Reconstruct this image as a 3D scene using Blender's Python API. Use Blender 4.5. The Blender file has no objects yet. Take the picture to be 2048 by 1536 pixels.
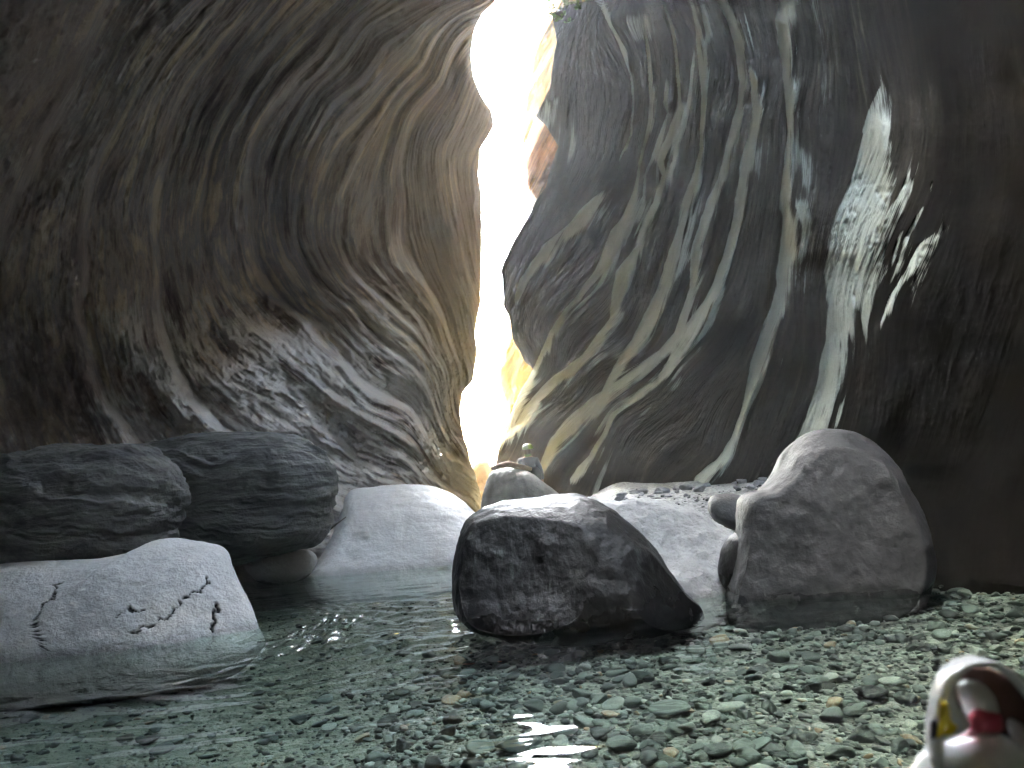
import bpy, math, random
import numpy as np
from mathutils import Matrix, Vector
random.seed(7); rng = np.random.RandomState(11)
S = bpy.context.scene
COL = S.collection
# ------------------------------------------------------------------ camera
FPX, CX, CY = 1500.0, 1024.0, 768.0
CAM = np.array([0.0, 0.0, 1.3])
PITCH, ROLL = math.radians(5.8), math.radians(5.0)
f0 = np.array([0, math.cos(PITCH), math.sin(PITCH)]); r0 = np.array([1.0, 0, 0]); u0 = np.array([0, -math.sin(PITCH), math.cos(PITCH)])
RV = math.cos(ROLL)*r0 - math.sin(ROLL)*u0
UV = math.sin(ROLL)*r0 + math.cos(ROLL)*u0
cd = bpy.data.cameras.new('camera'); cam = bpy.data.objects.new('camera', cd); COL.objects.link(cam)
m = Matrix.Identity(4)
for i in range(3):
    m[i][0] = RV[i]; m[i][1] = UV[i]; m[i][2] = -f0[i]; m[i][3] = CAM[i]
cam.matrix_world = m
cd.sensor_width = 36; cd.lens = 36*FPX/2048; cd.clip_start = 0.05; cd.clip_end = 2000
cd.dof.use_dof = True; cd.dof.focus_distance = 8.0; cd.dof.aperture_fstop = 5.5
S.camera = cam
# ------------------------------------------------------------------ world, sun, exposure
SUN_EL, SUN_AZ = math.radians(52), math.radians(-62)      # azimuth from +Y towards +X; the sun stands left and beyond the slot
w = bpy.data.worlds.new('World'); S.world = w; w.use_nodes = True
nt = w.node_tree; bg = nt.nodes['Background']
sky = nt.nodes.new('ShaderNodeTexSky'); sky.sky_type = 'NISHITA'; sky.sun_disc = False
sky.sun_elevation = SUN_EL; sky.sun_rotation = SUN_AZ; sky.air_density = 0.8; sky.dust_density = 4.0
tint = nt.nodes.new('ShaderNodeMix'); tint.data_type = 'RGBA'; tint.blend_type = 'MULTIPLY'; tint.inputs[0].default_value = 1.0
tint.inputs[7].default_value = (1.0, 0.91, 0.71, 1)      # camera white balance set for open shade
nt.links.new(sky.outputs[0], tint.inputs[6]); nt.links.new(tint.outputs[2], bg.inputs[0]); bg.inputs[1].default_value = 0.15
ld = bpy.data.lights.new('sun', 'SUN'); ld.energy = 4.5; ld.angle = math.radians(0.5); ld.color = (1.0, 0.93, 0.80)
sun = bpy.data.objects.new('sun', ld); COL.objects.link(sun)
sd = Vector((math.sin(SUN_AZ)*math.cos(SUN_EL), math.cos(SUN_AZ)*math.cos(SUN_EL), math.sin(SUN_EL)))
sun.rotation_euler = (-sd).to_track_quat('-Z', 'Y').to_euler(); sun.location = (-6, 12, 30)
S.view_settings.view_transform = 'Standard'; S.view_settings.look = 'None'
S.view_settings.exposure = 7.8; S.view_settings.gamma = 1.0
S.render.engine = 'CYCLES'
cy = S.cycles
cy.use_denoising = True
try: cy.denoiser = 'OPENIMAGEDENOISE'
except Exception: pass
cy.max_bounces = 9; cy.diffuse_bounces = 6; cy.glossy_bounces = 4; cy.transparent_max_bounces = 12; cy.transmission_bounces = 4
cy.sample_clamp_indirect = 12; cy.caustics_reflective = False; cy.caustics_refractive = False

# ------------------------------------------------------------------ helpers
def rays(px, py):
    px = np.asarray(px, float); py = np.asarray(py, float)
    return f0 + ((px-CX)/FPX)[..., None]*RV - ((py-CY)/FPX)[..., None]*UV
def at(px, py, D):
    """world point seen at pixel (px,py) of the 2048-wide photo whose world y is D"""
    r = rays(px, py); return CAM + r*(np.asarray(D, float)/r[..., 1])[..., None]
def sm(a, b, x):
    t = np.clip((x-a)/(b-a), 0, 1); return t*t*(3-2*t)
def _hash(ix, iy, iz, seed):
    h = (ix.astype(np.int64)*374761393 + iy.astype(np.int64)*668265263 + iz.astype(np.int64)*2147483647 + seed*1274126177) & 0xffffffff
    h = ((h ^ (h >> 13))*1274126177) & 0xffffffff
    h = (h ^ (h >> 16)) & 0xffffffff
    return h/2147483648.0 - 1.0
def vn(x, y, z=None, seed=0):
    x = np.asarray(x, float); y = np.asarray(y, float)
    x0 = np.floor(x); y0 = np.floor(y); fx = x-x0; fy = y-y0
    ux = fx*fx*fx*(fx*(fx*6-15)+10); uy = fy*fy*fy*(fy*(fy*6-15)+10)
    if z is None:
        zz = np.zeros_like(x0)
        a = _hash(x0, y0, zz, seed); b = _hash(x0+1, y0, zz, seed); c = _hash(x0, y0+1, zz, seed); d = _hash(x0+1, y0+1, zz, seed)
        return (a*(1-ux)+b*ux)*(1-uy) + (c*(1-ux)+d*ux)*uy
    z = np.asarray(z, float); z0 = np.floor(z); fz = z-z0; uz = fz*fz*fz*(fz*(fz*6-15)+10); r = 0
    for k in (0, 1):
        a = _hash(x0, y0, z0+k, seed); b = _hash(x0+1, y0, z0+k, seed); c = _hash(x0, y0+1, z0+k, seed); d = _hash(x0+1, y0+1, z0+k, seed)
        r = r + ((a*(1-ux)+b*ux)*(1-uy) + (c*(1-ux)+d*ux)*uy)*(uz if k else 1-uz)
    return r
def fbm(x, y, z=None, o=4, seed=0, g=0.5):
    r = 0; a = 1; t = 0
    for k in range(o):
        f = 2.03**k
        r = r + a*vn(x*f+k*17.3, y*f+k*5.1, None if z is None else z*f+k*3.7, seed+k); t += a; a *= g
    return r/t
def ridged(x, y, z=None, o=4, seed=0, g=0.55):
    r = 0; a = 1; t = 0
    for k in range(o):
        f = 2.03**k
        r = r + a*(1-2*np.abs(vn(x*f+k*17.3, y*f+k*5.1, None if z is None else z*f+k*3.7, seed+k))); t += a; a *= g
    return r/t
class TPS:
    def __init__(s, pts, log=True):
        p = np.array(pts, float); s.log = log; s.p = p[:, :2]/1000.0; v = np.log(p[:, 2]) if log else p[:, 2]
        n = len(p); K = s.k(s.p[:, None]-s.p[None]) + 1e-4*np.eye(n)
        P = np.c_[np.ones(n), s.p]; A = np.zeros((n+3, n+3)); A[:n, :n] = K; A[:n, n:] = P; A[n:, :n] = P.T
        s.w = np.linalg.solve(A, np.r_[v, 0, 0, 0])
    def k(s, d):
        r2 = (d**2).sum(-1); return 0.5*r2*np.log(r2+1e-12)
    def __call__(s, x, y):
        q = np.stack([x, y], -1)/1000.0; r = s.w[-3] + s.w[-2]*q[..., 0] + s.w[-1]*q[..., 1]
        for i in range(len(s.p)): r = r + s.w[i]*s.k(q-s.p[i])
        return np.exp(r) if s.log else r
def grid_mesh(name, P, attrs=None, close_u=False, flip=False, smooth=True):
    """P: rows x cols x 3"""
    R, C = P.shape[:2]
    idx = np.arange(R*C).reshape(R, C)
    if close_u:
        a = idx[:-1]; b = idx[1:]; a2 = np.roll(a, -1, 1); b2 = np.roll(b, -1, 1)
        q = np.stack([a, a2, b2, b], -1).reshape(-1, 4)
    else:
        q = np.stack([idx[:-1, :-1], idx[:-1, 1:], idx[1:, 1:], idx[1:, :-1]], -1).reshape(-1, 4)
    if flip: q = q[:, ::-1]
    return raw_mesh(name, P.reshape(-1, 3), q, attrs, smooth)
def raw_mesh(name, V, F, attrs=None, smooth=True):
    me = bpy.data.meshes.new(name); n = len(F); k = F.shape[1]
    me.vertices.add(len(V)); me.vertices.foreach_set('co', np.ascontiguousarray(V, dtype=np.float32).ravel())
    me.loops.add(n*k); me.loops.foreach_set('vertex_index', np.ascontiguousarray(F, dtype=np.int32).ravel())
    me.polygons.add(n); me.polygons.foreach_set('loop_start', np.arange(0, n*k, k, dtype=np.int32))
    try: me.polygons.foreach_set('loop_total', np.full(n, k, dtype=np.int32))
    except Exception: pass
    me.update(calc_edges=True)
    me.polygons.foreach_set('use_smooth', np.full(n, smooth, dtype=bool))
    for nm, v in (attrs or {}).items():
        a = me.attributes.new(nm, 'FLOAT', 'POINT'); a.data.foreach_set('value', np.ascontiguousarray(v, dtype=np.float32).ravel())
    me.validate()
    return me
def link(name, me, mat=None, parent=None, label=None, cat=None, group=None, kind=None, loc=None):
    o = bpy.data.objects.new(name, me); COL.objects.link(o)
    if mat is not None and me is not None and not len(me.materials): me.materials.append(mat)
    if parent: o.parent = parent
    if label: o['label'] = label
    if cat: o['category'] = cat
    if group: o['group'] = group
    if kind: o['kind'] = kind
    if loc is not None: o.location = loc
    return o
# --- materials
class NT:
    def __init__(s, name):
        s.m = bpy.data.materials.new(name); s.m.use_nodes = True; s.t = s.m.node_tree; s.t.nodes.clear()
        s.out = s.n('ShaderNodeOutputMaterial')
    def n(s, k, **kw):
        x = s.t.nodes.new(k)
        for a, b in kw.items(): setattr(x, a, b)
        return x
    def l(s, a, b): s.t.links.new(a, b)
    def inp(s, sock, v):
        if hasattr(v, 'is_output'): s.l(v, sock)
        else:
            try: sock.default_value = v
            except Exception: sock.default_value = (*v, 1.0)
    def attr(s, nm): return s.n('ShaderNodeAttribute', attribute_name=nm).outputs['Fac']
    def obj(s): return s.n('ShaderNodeTexCoord').outputs['Object']
    def math(s, op, a, b=0.0, c=0.0, clamp=False):
        x = s.n('ShaderNodeMath', operation=op, use_clamp=clamp); s.inp(x.inputs[0], a); s.inp(x.inputs[1], b); s.inp(x.inputs[2], c); return x.outputs[0]
    def vec(s, x, y, z=0.0):
        c = s.n('ShaderNodeCombineXYZ'); s.inp(c.inputs[0], x); s.inp(c.inputs[1], y); s.inp(c.inputs[2], z); return c.outputs[0]
    def sep(s, v):
        c = s.n('ShaderNodeSeparateXYZ'); s.l(v, c.inputs[0]); return c.outputs
    def mapping(s, v, sc, rot=(0, 0, 0)):
        c = s.n('ShaderNodeMapping'); s.l(v, c.inputs[0]); c.inputs['Scale'].default_value = sc; c.inputs['Rotation'].default_value = rot; return c.outputs[0]
    def noise(s, v, scale=1.0, detail=6.0, rough=0.55, dist=0.0):
        c = s.n('ShaderNodeTexNoise'); s.l(v, c.inputs['Vector']); c.inputs['Scale'].default_value = scale; c.inputs['Detail'].default_value = detail
        c.inputs['Roughness'].default_value = rough; c.inputs['Distortion'].default_value = dist; return c.outputs['Fac']
    def vor(s, v, scale=1.0, feature='F1', out='Distance'):
        c = s.n('ShaderNodeTexVoronoi', feature=feature); s.l(v, c.inputs['Vector']); c.inputs['Scale'].default_value = scale; return c.outputs[out]
    def ramp(s, f, stops, interp='LINEAR'):
        c = s.n('ShaderNodeValToRGB'); cr = c.color_ramp; cr.interpolation = interp
        while len(cr.elements) < len(stops): cr.elements.new(0.5)
        for e, (p, q) in zip(cr.elements, stops):
            e.position = p; e.color = (*q, 1) if len(q) == 3 else q
        s.inp(c.inputs[0], f); return c.outputs[0]
    def mix(s, f, a, b, mode='MIX'):
        c = s.n('ShaderNodeMix', data_type='RGBA', blend_type=mode); s.inp(c.inputs[0], f)
        s.inp(c.inputs[6], a if hasattr(a, 'is_output') else (*a, 1)); s.inp(c.inputs[7], b if hasattr(b, 'is_output') else (*b, 1)); return c.outputs[2]
    def mr(s, v, a, b, c=0.0, d=1.0):
        x = s.n('ShaderNodeMapRange'); s.inp(x.inputs[0], v); x.inputs[1].default_value = a; x.inputs[2].default_value = b; x.inputs[3].default_value = c; x.inputs[4].default_value = d
        return x.outputs[0]
    def bump(s, h, strength, dist, prev=None):
        x = s.n('ShaderNodeBump'); s.inp(x.inputs['Height'], h); x.inputs['Strength'].default_value = strength; x.inputs['Distance'].default_value = dist
        if prev is not None: s.l(prev, x.inputs['Normal'])
        return x.outputs[0]
    def pbsdf(s, col, rough=0.8, nrm=None, spec=0.5, **kw):
        b = s.n('ShaderNodeBsdfPrincipled'); s.inp(b.inputs['Base Color'], col); s.inp(b.inputs['Roughness'], rough)
        b.inputs['Specular IOR Level'].default_value = spec
        if nrm is not None: s.l(nrm, b.inputs['Normal'])
        for k, v in kw.items(): s.inp(b.inputs[k], v)
        s.l(b.outputs[0], s.out.inputs[0]); return s.m

def wall_mat(name, stops, pale, pale_fac, K=2.2, near_shade=None, calm=None, fr=(0.33, 0.67),  warm_bounce=None, spec=0.4, rough=0.62, fine=0.5):
    t = NT(name); phi = t.attr('phi'); psi = t.attr('psi'); o = t.obj()
    wob = t.noise(o, 0.9, 3)
    p2 = t.math('ADD', phi, t.math('MULTIPLY', wob, 0.35))
    n1 = t.noise(t.vec(t.math('MULTIPLY', p2, K), t.math('MULTIPLY', psi, 0.30)), 1.0, 6, 0.58)
    n2 = t.noise(t.vec(t.math('MULTIPLY', p2, K*5), t.math('MULTIPLY', psi, 0.6)), 1.0, 5, 0.55)
    n3 = t.noise(t.vec(t.math('MULTIPLY', phi, K*22), t.math('MULTIPLY', psi, 2.2)), 1.0, 4, 0.6)
    iso = t.noise(o, 2.2, 8, 0.6)
    f = t.math('ADD', t.math('MULTIPLY', n1, 0.42), t.math('ADD', t.math('MULTIPLY', n2, 0.45), t.math('MULTIPLY', iso, 0.13)))
    c = t.ramp(t.mr(f, fr[0], fr[1]), stops)
    if calm: c = t.mix(t.mr(phi, calm[0], calm[1], 0.75, 0.0), c, calm[2])
    if near_shade: c = t.mix(t.mr(phi, near_shade[0], near_shade[1], 1.0, 0.07), (0, 0, 0), c)  # shade of the near wall painted in as black
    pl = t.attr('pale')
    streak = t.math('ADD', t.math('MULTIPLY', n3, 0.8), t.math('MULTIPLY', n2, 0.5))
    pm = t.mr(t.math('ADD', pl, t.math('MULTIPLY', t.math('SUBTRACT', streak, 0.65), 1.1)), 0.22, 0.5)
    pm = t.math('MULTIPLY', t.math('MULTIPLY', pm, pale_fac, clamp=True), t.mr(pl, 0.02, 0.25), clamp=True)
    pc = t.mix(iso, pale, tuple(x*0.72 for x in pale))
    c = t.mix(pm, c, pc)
    if warm_bounce:
        c = t.mix(t.math('MULTIPLY', t.attr('warm_bounce'), 0.8, clamp=True), c, t.ramp(f, [(0.3, tuple(x*0.6 for x in warm_bounce)), (0.7, warm_bounce)]))
    grit = t.noise(o, 38, 4, 0.7)
    c = t.mix(0.35, c, t.ramp(grit, [(0.3, (0.35, 0.35, 0.36)), (0.7, (1, 1, 1))]), 'MULTIPLY')
    h = t.math('ADD', t.math('MULTIPLY', n2, 0.5), t.math('ADD', t.math('MULTIPLY', n3, 0.25*fine*2), t.math('MULTIPLY', t.noise(o, 9, 8, 0.65), 0.14)))
    if near_shade: h = t.math('MULTIPLY', h, t.mr(phi, near_shade[0]-2, near_shade[1]-1, 1.0, 0.06))
    if calm: h = t.math('MULTIPLY', h, t.mr(phi, calm[0], calm[1], 0.25, 1.0))
    nb = t.bump(h, 0.8, 0.13)
    r = t.mr(n2, 0.3, 0.7, rough-0.12, rough+0.15)
    return t.pbsdf(c, r, nb, spec)

# ------------------------------------------------------------------ canyon walls
def lerp_sil(sil, y):
    s = np.array(sil, float); return np.interp(y, s[:, 1], s[:, 0])
def rows_y(n_in=470):
    return np.r_[np.linspace(-900, -60, 90)[:-1], np.linspace(-60, 1200, n_in), np.linspace(1200, 1600, 40)[1:]]
# ---- left wall
silL = [(1750, -900), (1430, -500), (1150, -220), (1050, -90), (1000, -5), (962, 30), (946, 70), (941, 110), (946, 150), (962, 190), (983, 222), (990, 248), (976, 275),
        (959, 300), (956, 350), (962, 400), (964, 500), (962, 600), (951, 650), (953, 720), (946, 760), (926, 787), (922, 830), (930, 880), (945, 930), (961, 985), (966, 1020), (1000, 1200), (1100, 1600)]
depL = TPS([(-900, -900, 2.4), (-900, 300, 4.2), (-900, 1100, 5.2), (-300, -400, 3.9), (-300, 500, 6.4), (0, 0, 5.8), (0, 300, 7.4), (0, 600, 8.9), (0, 900, 9.7), (0, 1300, 8.6),
            (250, 0, 7.2), (250, 300, 9.2), (250, 600, 10.6), (250, 900, 10.6), (500, 0, 8.3), (500, 300, 10.7), (490, 590, 13.5), (500, 760, 12.1), (500, 900, 11.0), (500, 1200, 10.0),
            (700, 0, 9.4), (700, 300, 12.0), (700, 550, 14.4), (700, 750, 13.4), (700, 950, 12.1), (850, 100, 11.2), (800, 250, 13.2), (800, 500, 15.6), (850, 750, 15.4), (850, 950, 13.4),
            (950, 980, 16.5), (920, 760, 17), (960, 500, 17.5), (980, 240, 16), (950, 80, 13.2), (970, 0, 12), (600, -900, 4.3), (1400, -600, 6.5), (1000, -200, 9.4), (900, 1250, 12.2)])
flowL = {
    -6: [(-900, -900), (-900, 0), (-900, 700), (-900, 1500)],
    0: [(0, -300), (-180, 100), (-280, 500), (-200, 900), (0, 1250)],
    2: [(250, -150), (130, 150), (30, 350), (-30, 550), (-20, 750), (60, 950), (200, 1150)],
    4: [(420, -50), (250, 170), (160, 350), (130, 550), (150, 700), (210, 850), (330, 1000)],
    6: [(560, -100), (440, 60), (350, 200), (300, 330), (280, 450), (295, 560), (310, 680), (360, 790), (460, 880), (600, 1000)],
    8: [(690, -60), (560, 60), (470, 190), (410, 330), (385, 450), (400, 560), (440, 650), (520, 740), (640, 830), (760, 920), (900, 1020)],
    10: [(800, -40), (650, 100), (560, 200), (510, 290), (492, 400), (500, 510), (550, 600), (640, 690), (750, 790), (860, 890), (950, 990)],
    12: [(900, 0), (760, 80), (650, 200), (600, 300), (580, 420), (600, 520), (680, 620), (770, 710), (870, 830), (935, 940)],
    14: [(960, 10), (850, 110), (760, 220), (690, 310), (660, 400), (660, 480), (700, 560), (790, 650), (880, 770), (925, 880)],
    17: [(940, 60), (880, 160), (820, 230), (803, 290), (797, 400), (800, 500), (830, 560), (880, 640), (915, 740), (925, 830)],
    22: [(935, 160), (870, 300), (880, 400), (905, 500), (935, 600), (950, 680)],
    26: [(975, 260), (945, 330), (955, 450), (965, 540)],
}
phiL = TPS([(x, y, k) for k, l in flowL.items() for x, y in l], log=False)
yy = rows_y(); a = np.r_[np.linspace(-900, -40, 70)[:-1], np.linspace(-40, 1000, 500)]
def smooth_sil(y, sil, seed):
    return lerp_sil(sil, y) + 3.0*fbm(y/28.0, y*0+seed, o=3, seed=seed)*((y > -100) & (y < 1100))
def build_left():
    s = smooth_sil(yy, silL, 3)
    px = -900 + (a[None, :]+900)/(1900.0)*(s[:, None]+900)
    py = np.repeat(yy[:, None], len(a), 1)
    D = depL(px, py); ph = phiL(px, py)
    ps = (py + 0.45*px)/100.0
    phw = ph + 0.35*fbm(px/160, py/160, o=3, seed=5)
    def crest(k, A, wd, L, lo=-2000, hi=2000, fall=120):
        d = (phw-k); t = sm(0, wd, d)*np.clip(1-(d-wd)/L, 0, 1)
        return A*t*sm(lo-fall, lo, py)*(1-sm(hi, hi+fall, py))
    D = D + crest(6.1, .55, .35, 2.2, 120, 900) + crest(9.9, .75, .4, 2.4, 250, 800) + crest(17.0, 0.5, .8, 4, 120, 620) + crest(4.2, .3, .3, 2, 350, 900) + crest(12.2, .3, .3, 2, 180, 800) + crest(14.2, .3, .3, 2, 100, 620) \
          + crest(8.0, .28, .3, 1.5, 0, 420) + crest(2.0, .25, .4, 2, 0, 800) + crest(11.0, .22, .25, 1, -100, 400) + crest(13.2, .25, .25, 1.2, 150, 520) + crest(15.3, .2, .3, 1.2, 60, 500)
    low = sm(560, 760, py + 0.10*(600-px))*sm(120, 400, px)       # rough ramp at the foot
    rg = ridged(phw*1.3, ps*0.5, o=5, seed=21, g=0.6)
    rg2 = ridged(phw*4.5, ps*1.1, o=4, seed=31, g=0.6)
    cl = 0.25+0.75*sm(0, 6, ph)
    D = D - rg*0.11*cl - rg2*(0.014+0.075*low)*cl - low*0.15*ridged(phw*2.2, ps*1.3, o=4, seed=41)
    D = D + 0.22*fbm(px/230, py/230, o=3, seed=8) + 0.05*fbm(px/22, py/22, o=3, seed=9)
    # ledge cavities under the big crest
    for (cx, cy, rx, ry, dep) in [(560, 640, 70, 28, .5), (450, 690, 60, 22, .35), (700, 880, 60, 22, .5), (640, 815, 45, 15, .35), (760, 680, 40, 16, .3), (905, 905, 16, 9, .5), (870, 945, 55, 14, .45), (400, 800, 50, 16, .35), (350, 855, 60, 18, .4), (830, 600, 18, 30, .2)]:
        an = math.radians(38); dx = (px-cx)*math.cos(an)+(py-cy)*math.sin(an); dy = -(px-cx)*math.sin(an)+(py-cy)*math.cos(an)
        D = D + dep*np.exp(-(dx/rx)**2-(dy/ry)**2)*(1+0.5*fbm(px/20, py/20, seed=14))
    e = np.clip((px-(s[:, None]-14))/14, 0, 1); D = D + 0.12*e**2
    P = at(px, py, D)
    pale = low*np.clip(0.55+0.9*fbm(phw*1.5, ps*1.2, o=4, seed=33)+0.4*rg2, 0, 1)*1.0 + 0.2*sm(0.1, 0.6, rg)
    warm_bounce = 0.35*sm(480, 900, px)*(1-low) + 0.9*sm(820, 945, px)*sm(350, 700, py) + 0.2*sm(740, 900, px)  # light bounced from beyond the slot, painted into the tan rock
    # return columns behind the slot edge
    ext = []
    for k in range(1, 9):
        ext.append(at(px[:, -1]-6*k*k, py[:, -1], D[:, -1]+0.35*k*k))
    E = np.stack(ext, 1)
    # wall continues behind the camera
    back = []
    for k in range(24, 0, -1):
        q = P[:, 0].copy(); q[:, 1] -= 0.5*k; q[:, 0] -= 0.03*k + 0.3*fbm(q[:, 2]*0.6, q[:, 1]*0.6, o=2, seed=77); back.append(q)
    B = np.stack(back, 1)
    full = np.concatenate([B, P, E], 1)
    def ex(v): return np.concatenate([np.repeat(v[:, :1], 24, 1), v, np.repeat(v[:, -1:], 8, 1)], 1)
    # rise above
    up = []
    for k in range(8, 0, -1):
        q = full[0].copy(); q[:, 2] += 0.9*k; q[:, 0] -= 0.05*k*k; up.append(q)
    full = np.concatenate([np.stack(up, 0), full], 0)
    def ex2(v): v = ex(v); return np.concatenate([np.repeat(v[:1], 8, 0), v], 0)
    return grid_mesh('left_canyon_wall', full, dict(phi=ex2(ph), psi=ex2(ps), pale=ex2(pale), warm_bounce=ex2(warm_bounce)), flip=True)
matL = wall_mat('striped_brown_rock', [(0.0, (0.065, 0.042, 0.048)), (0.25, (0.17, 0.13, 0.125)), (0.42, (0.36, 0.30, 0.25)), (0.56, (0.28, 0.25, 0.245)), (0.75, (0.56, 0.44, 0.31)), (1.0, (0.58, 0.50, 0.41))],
                (0.60, 0.58, 0.54), 0.85, fr=(0.36, 0.64), calm=(0.0, 6.5, (0.20, 0.165, 0.165)), K=0.62, warm_bounce=(0.74, 0.53, 0.20))
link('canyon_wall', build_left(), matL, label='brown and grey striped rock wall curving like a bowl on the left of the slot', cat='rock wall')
# ---- right wall
silR = [(1850, -900), (1640, -500), (1500, -220), (1320, -80), (1200, -4), (1135, 10), (1104, 26), (1113, 85), (1106, 111), (1098, 176), (1072, 234), (1092, 252), (1117, 293), (1110, 308), (1092, 375), (1069, 407), (1048, 448),
        (1018, 497), (1003, 541), (1006, 610), (1016, 632), (1029, 687), (1047, 720), (1066, 738), (1050, 767), (1025, 815), (1003, 869), (992, 924), (988, 1000), (985, 1200), (960, 1600)]
depR = TPS([(1000, 920, 19.5), (1100, 900, 18.0), (1060, 740, 18.0), (1005, 550, 17), (1070, 250, 15), (1110, 100, 13.4), (1200, 0, 12.2), (1450, -250, 9), (1300, 0, 11.4), (1300, 300, 12.8), (1250, 600, 14.2), (1230, 900, 15.0),
            (1370, 1010, 12.3), (1400, 700, 12.0), (1450, 300, 11.2), (1450, 0, 10.1), (1550, 900, 10.6), (1600, 600, 10.0), (1600, 200, 9.3), (1650, 900, 9.4), (1700, 500, 8.6), (1750, 0, 7.6), (1800, 900, 8.1),
            (1850, 1190, 6.7), (1900, 600, 6.8), (2048, 1150, 5.9), (2048, 600, 5.7), (2048, 0, 5.2), (2950, 1200, 3.9), (2950, 0, 3.0), (2950, -900, 2.0), (1700, -900, 4.6), (2200, -400, 3.9), (1200, 1200, 12), (1800, 1500, 6.8)])
BANDS = [  # light-catching ridge facets: centre x, y, half width ; step in metres
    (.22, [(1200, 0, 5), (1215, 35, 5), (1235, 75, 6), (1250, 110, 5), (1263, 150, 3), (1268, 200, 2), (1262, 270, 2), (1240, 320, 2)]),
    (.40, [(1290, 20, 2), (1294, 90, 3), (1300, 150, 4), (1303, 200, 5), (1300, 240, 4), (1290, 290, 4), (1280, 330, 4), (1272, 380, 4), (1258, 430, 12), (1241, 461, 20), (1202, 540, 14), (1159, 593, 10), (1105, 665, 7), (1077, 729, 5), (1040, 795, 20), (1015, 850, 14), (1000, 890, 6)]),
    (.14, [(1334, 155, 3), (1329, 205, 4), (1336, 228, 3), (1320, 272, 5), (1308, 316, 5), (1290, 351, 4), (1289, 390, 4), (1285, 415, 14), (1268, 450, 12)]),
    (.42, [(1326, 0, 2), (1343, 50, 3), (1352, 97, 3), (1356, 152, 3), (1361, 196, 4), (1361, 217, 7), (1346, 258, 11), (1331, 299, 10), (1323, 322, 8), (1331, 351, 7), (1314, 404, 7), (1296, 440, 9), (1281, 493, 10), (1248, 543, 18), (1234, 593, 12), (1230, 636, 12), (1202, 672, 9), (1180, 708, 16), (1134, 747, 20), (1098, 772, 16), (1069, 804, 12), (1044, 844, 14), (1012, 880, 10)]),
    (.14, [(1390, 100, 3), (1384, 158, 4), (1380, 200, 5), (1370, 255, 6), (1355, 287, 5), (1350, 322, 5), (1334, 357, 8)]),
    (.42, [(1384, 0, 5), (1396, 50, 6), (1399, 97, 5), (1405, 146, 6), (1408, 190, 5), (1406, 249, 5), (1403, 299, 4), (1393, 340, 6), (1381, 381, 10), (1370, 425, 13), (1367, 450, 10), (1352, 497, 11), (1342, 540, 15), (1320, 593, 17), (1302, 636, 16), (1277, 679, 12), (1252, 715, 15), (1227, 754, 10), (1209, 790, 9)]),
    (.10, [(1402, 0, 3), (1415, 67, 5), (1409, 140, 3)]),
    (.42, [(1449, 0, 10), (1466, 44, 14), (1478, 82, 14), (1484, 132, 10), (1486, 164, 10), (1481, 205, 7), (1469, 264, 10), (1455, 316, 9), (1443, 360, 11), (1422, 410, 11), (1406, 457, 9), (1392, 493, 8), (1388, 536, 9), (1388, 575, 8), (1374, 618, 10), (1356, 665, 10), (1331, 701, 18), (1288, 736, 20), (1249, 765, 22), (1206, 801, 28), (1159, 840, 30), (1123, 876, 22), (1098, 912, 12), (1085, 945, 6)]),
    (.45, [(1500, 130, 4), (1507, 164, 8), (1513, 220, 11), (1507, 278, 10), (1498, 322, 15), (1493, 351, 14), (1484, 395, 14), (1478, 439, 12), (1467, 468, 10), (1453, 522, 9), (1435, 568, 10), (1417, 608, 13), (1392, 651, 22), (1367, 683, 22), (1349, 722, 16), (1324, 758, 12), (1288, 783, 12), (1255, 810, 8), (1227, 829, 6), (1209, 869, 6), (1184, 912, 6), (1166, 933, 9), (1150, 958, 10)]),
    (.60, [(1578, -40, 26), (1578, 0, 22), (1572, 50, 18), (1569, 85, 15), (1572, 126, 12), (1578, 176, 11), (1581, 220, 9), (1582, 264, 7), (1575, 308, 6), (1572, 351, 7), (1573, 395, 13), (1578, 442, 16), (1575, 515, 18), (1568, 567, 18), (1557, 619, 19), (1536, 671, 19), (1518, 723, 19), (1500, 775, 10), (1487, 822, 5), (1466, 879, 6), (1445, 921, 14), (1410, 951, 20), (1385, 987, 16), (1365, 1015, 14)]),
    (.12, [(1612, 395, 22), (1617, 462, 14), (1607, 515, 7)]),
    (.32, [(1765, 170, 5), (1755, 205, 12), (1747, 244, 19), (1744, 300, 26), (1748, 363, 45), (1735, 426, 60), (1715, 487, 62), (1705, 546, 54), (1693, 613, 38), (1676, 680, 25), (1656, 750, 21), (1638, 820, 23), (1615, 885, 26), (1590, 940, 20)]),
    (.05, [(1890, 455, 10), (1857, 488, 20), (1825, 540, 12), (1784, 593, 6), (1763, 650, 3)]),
    (.35, [(1212, 380, 8), (1180, 420, 20), (1150, 455, 24), (1110, 490, 22), (1075, 530, 16), (1050, 560, 11), (1035, 600, 6)]),
]
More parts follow.
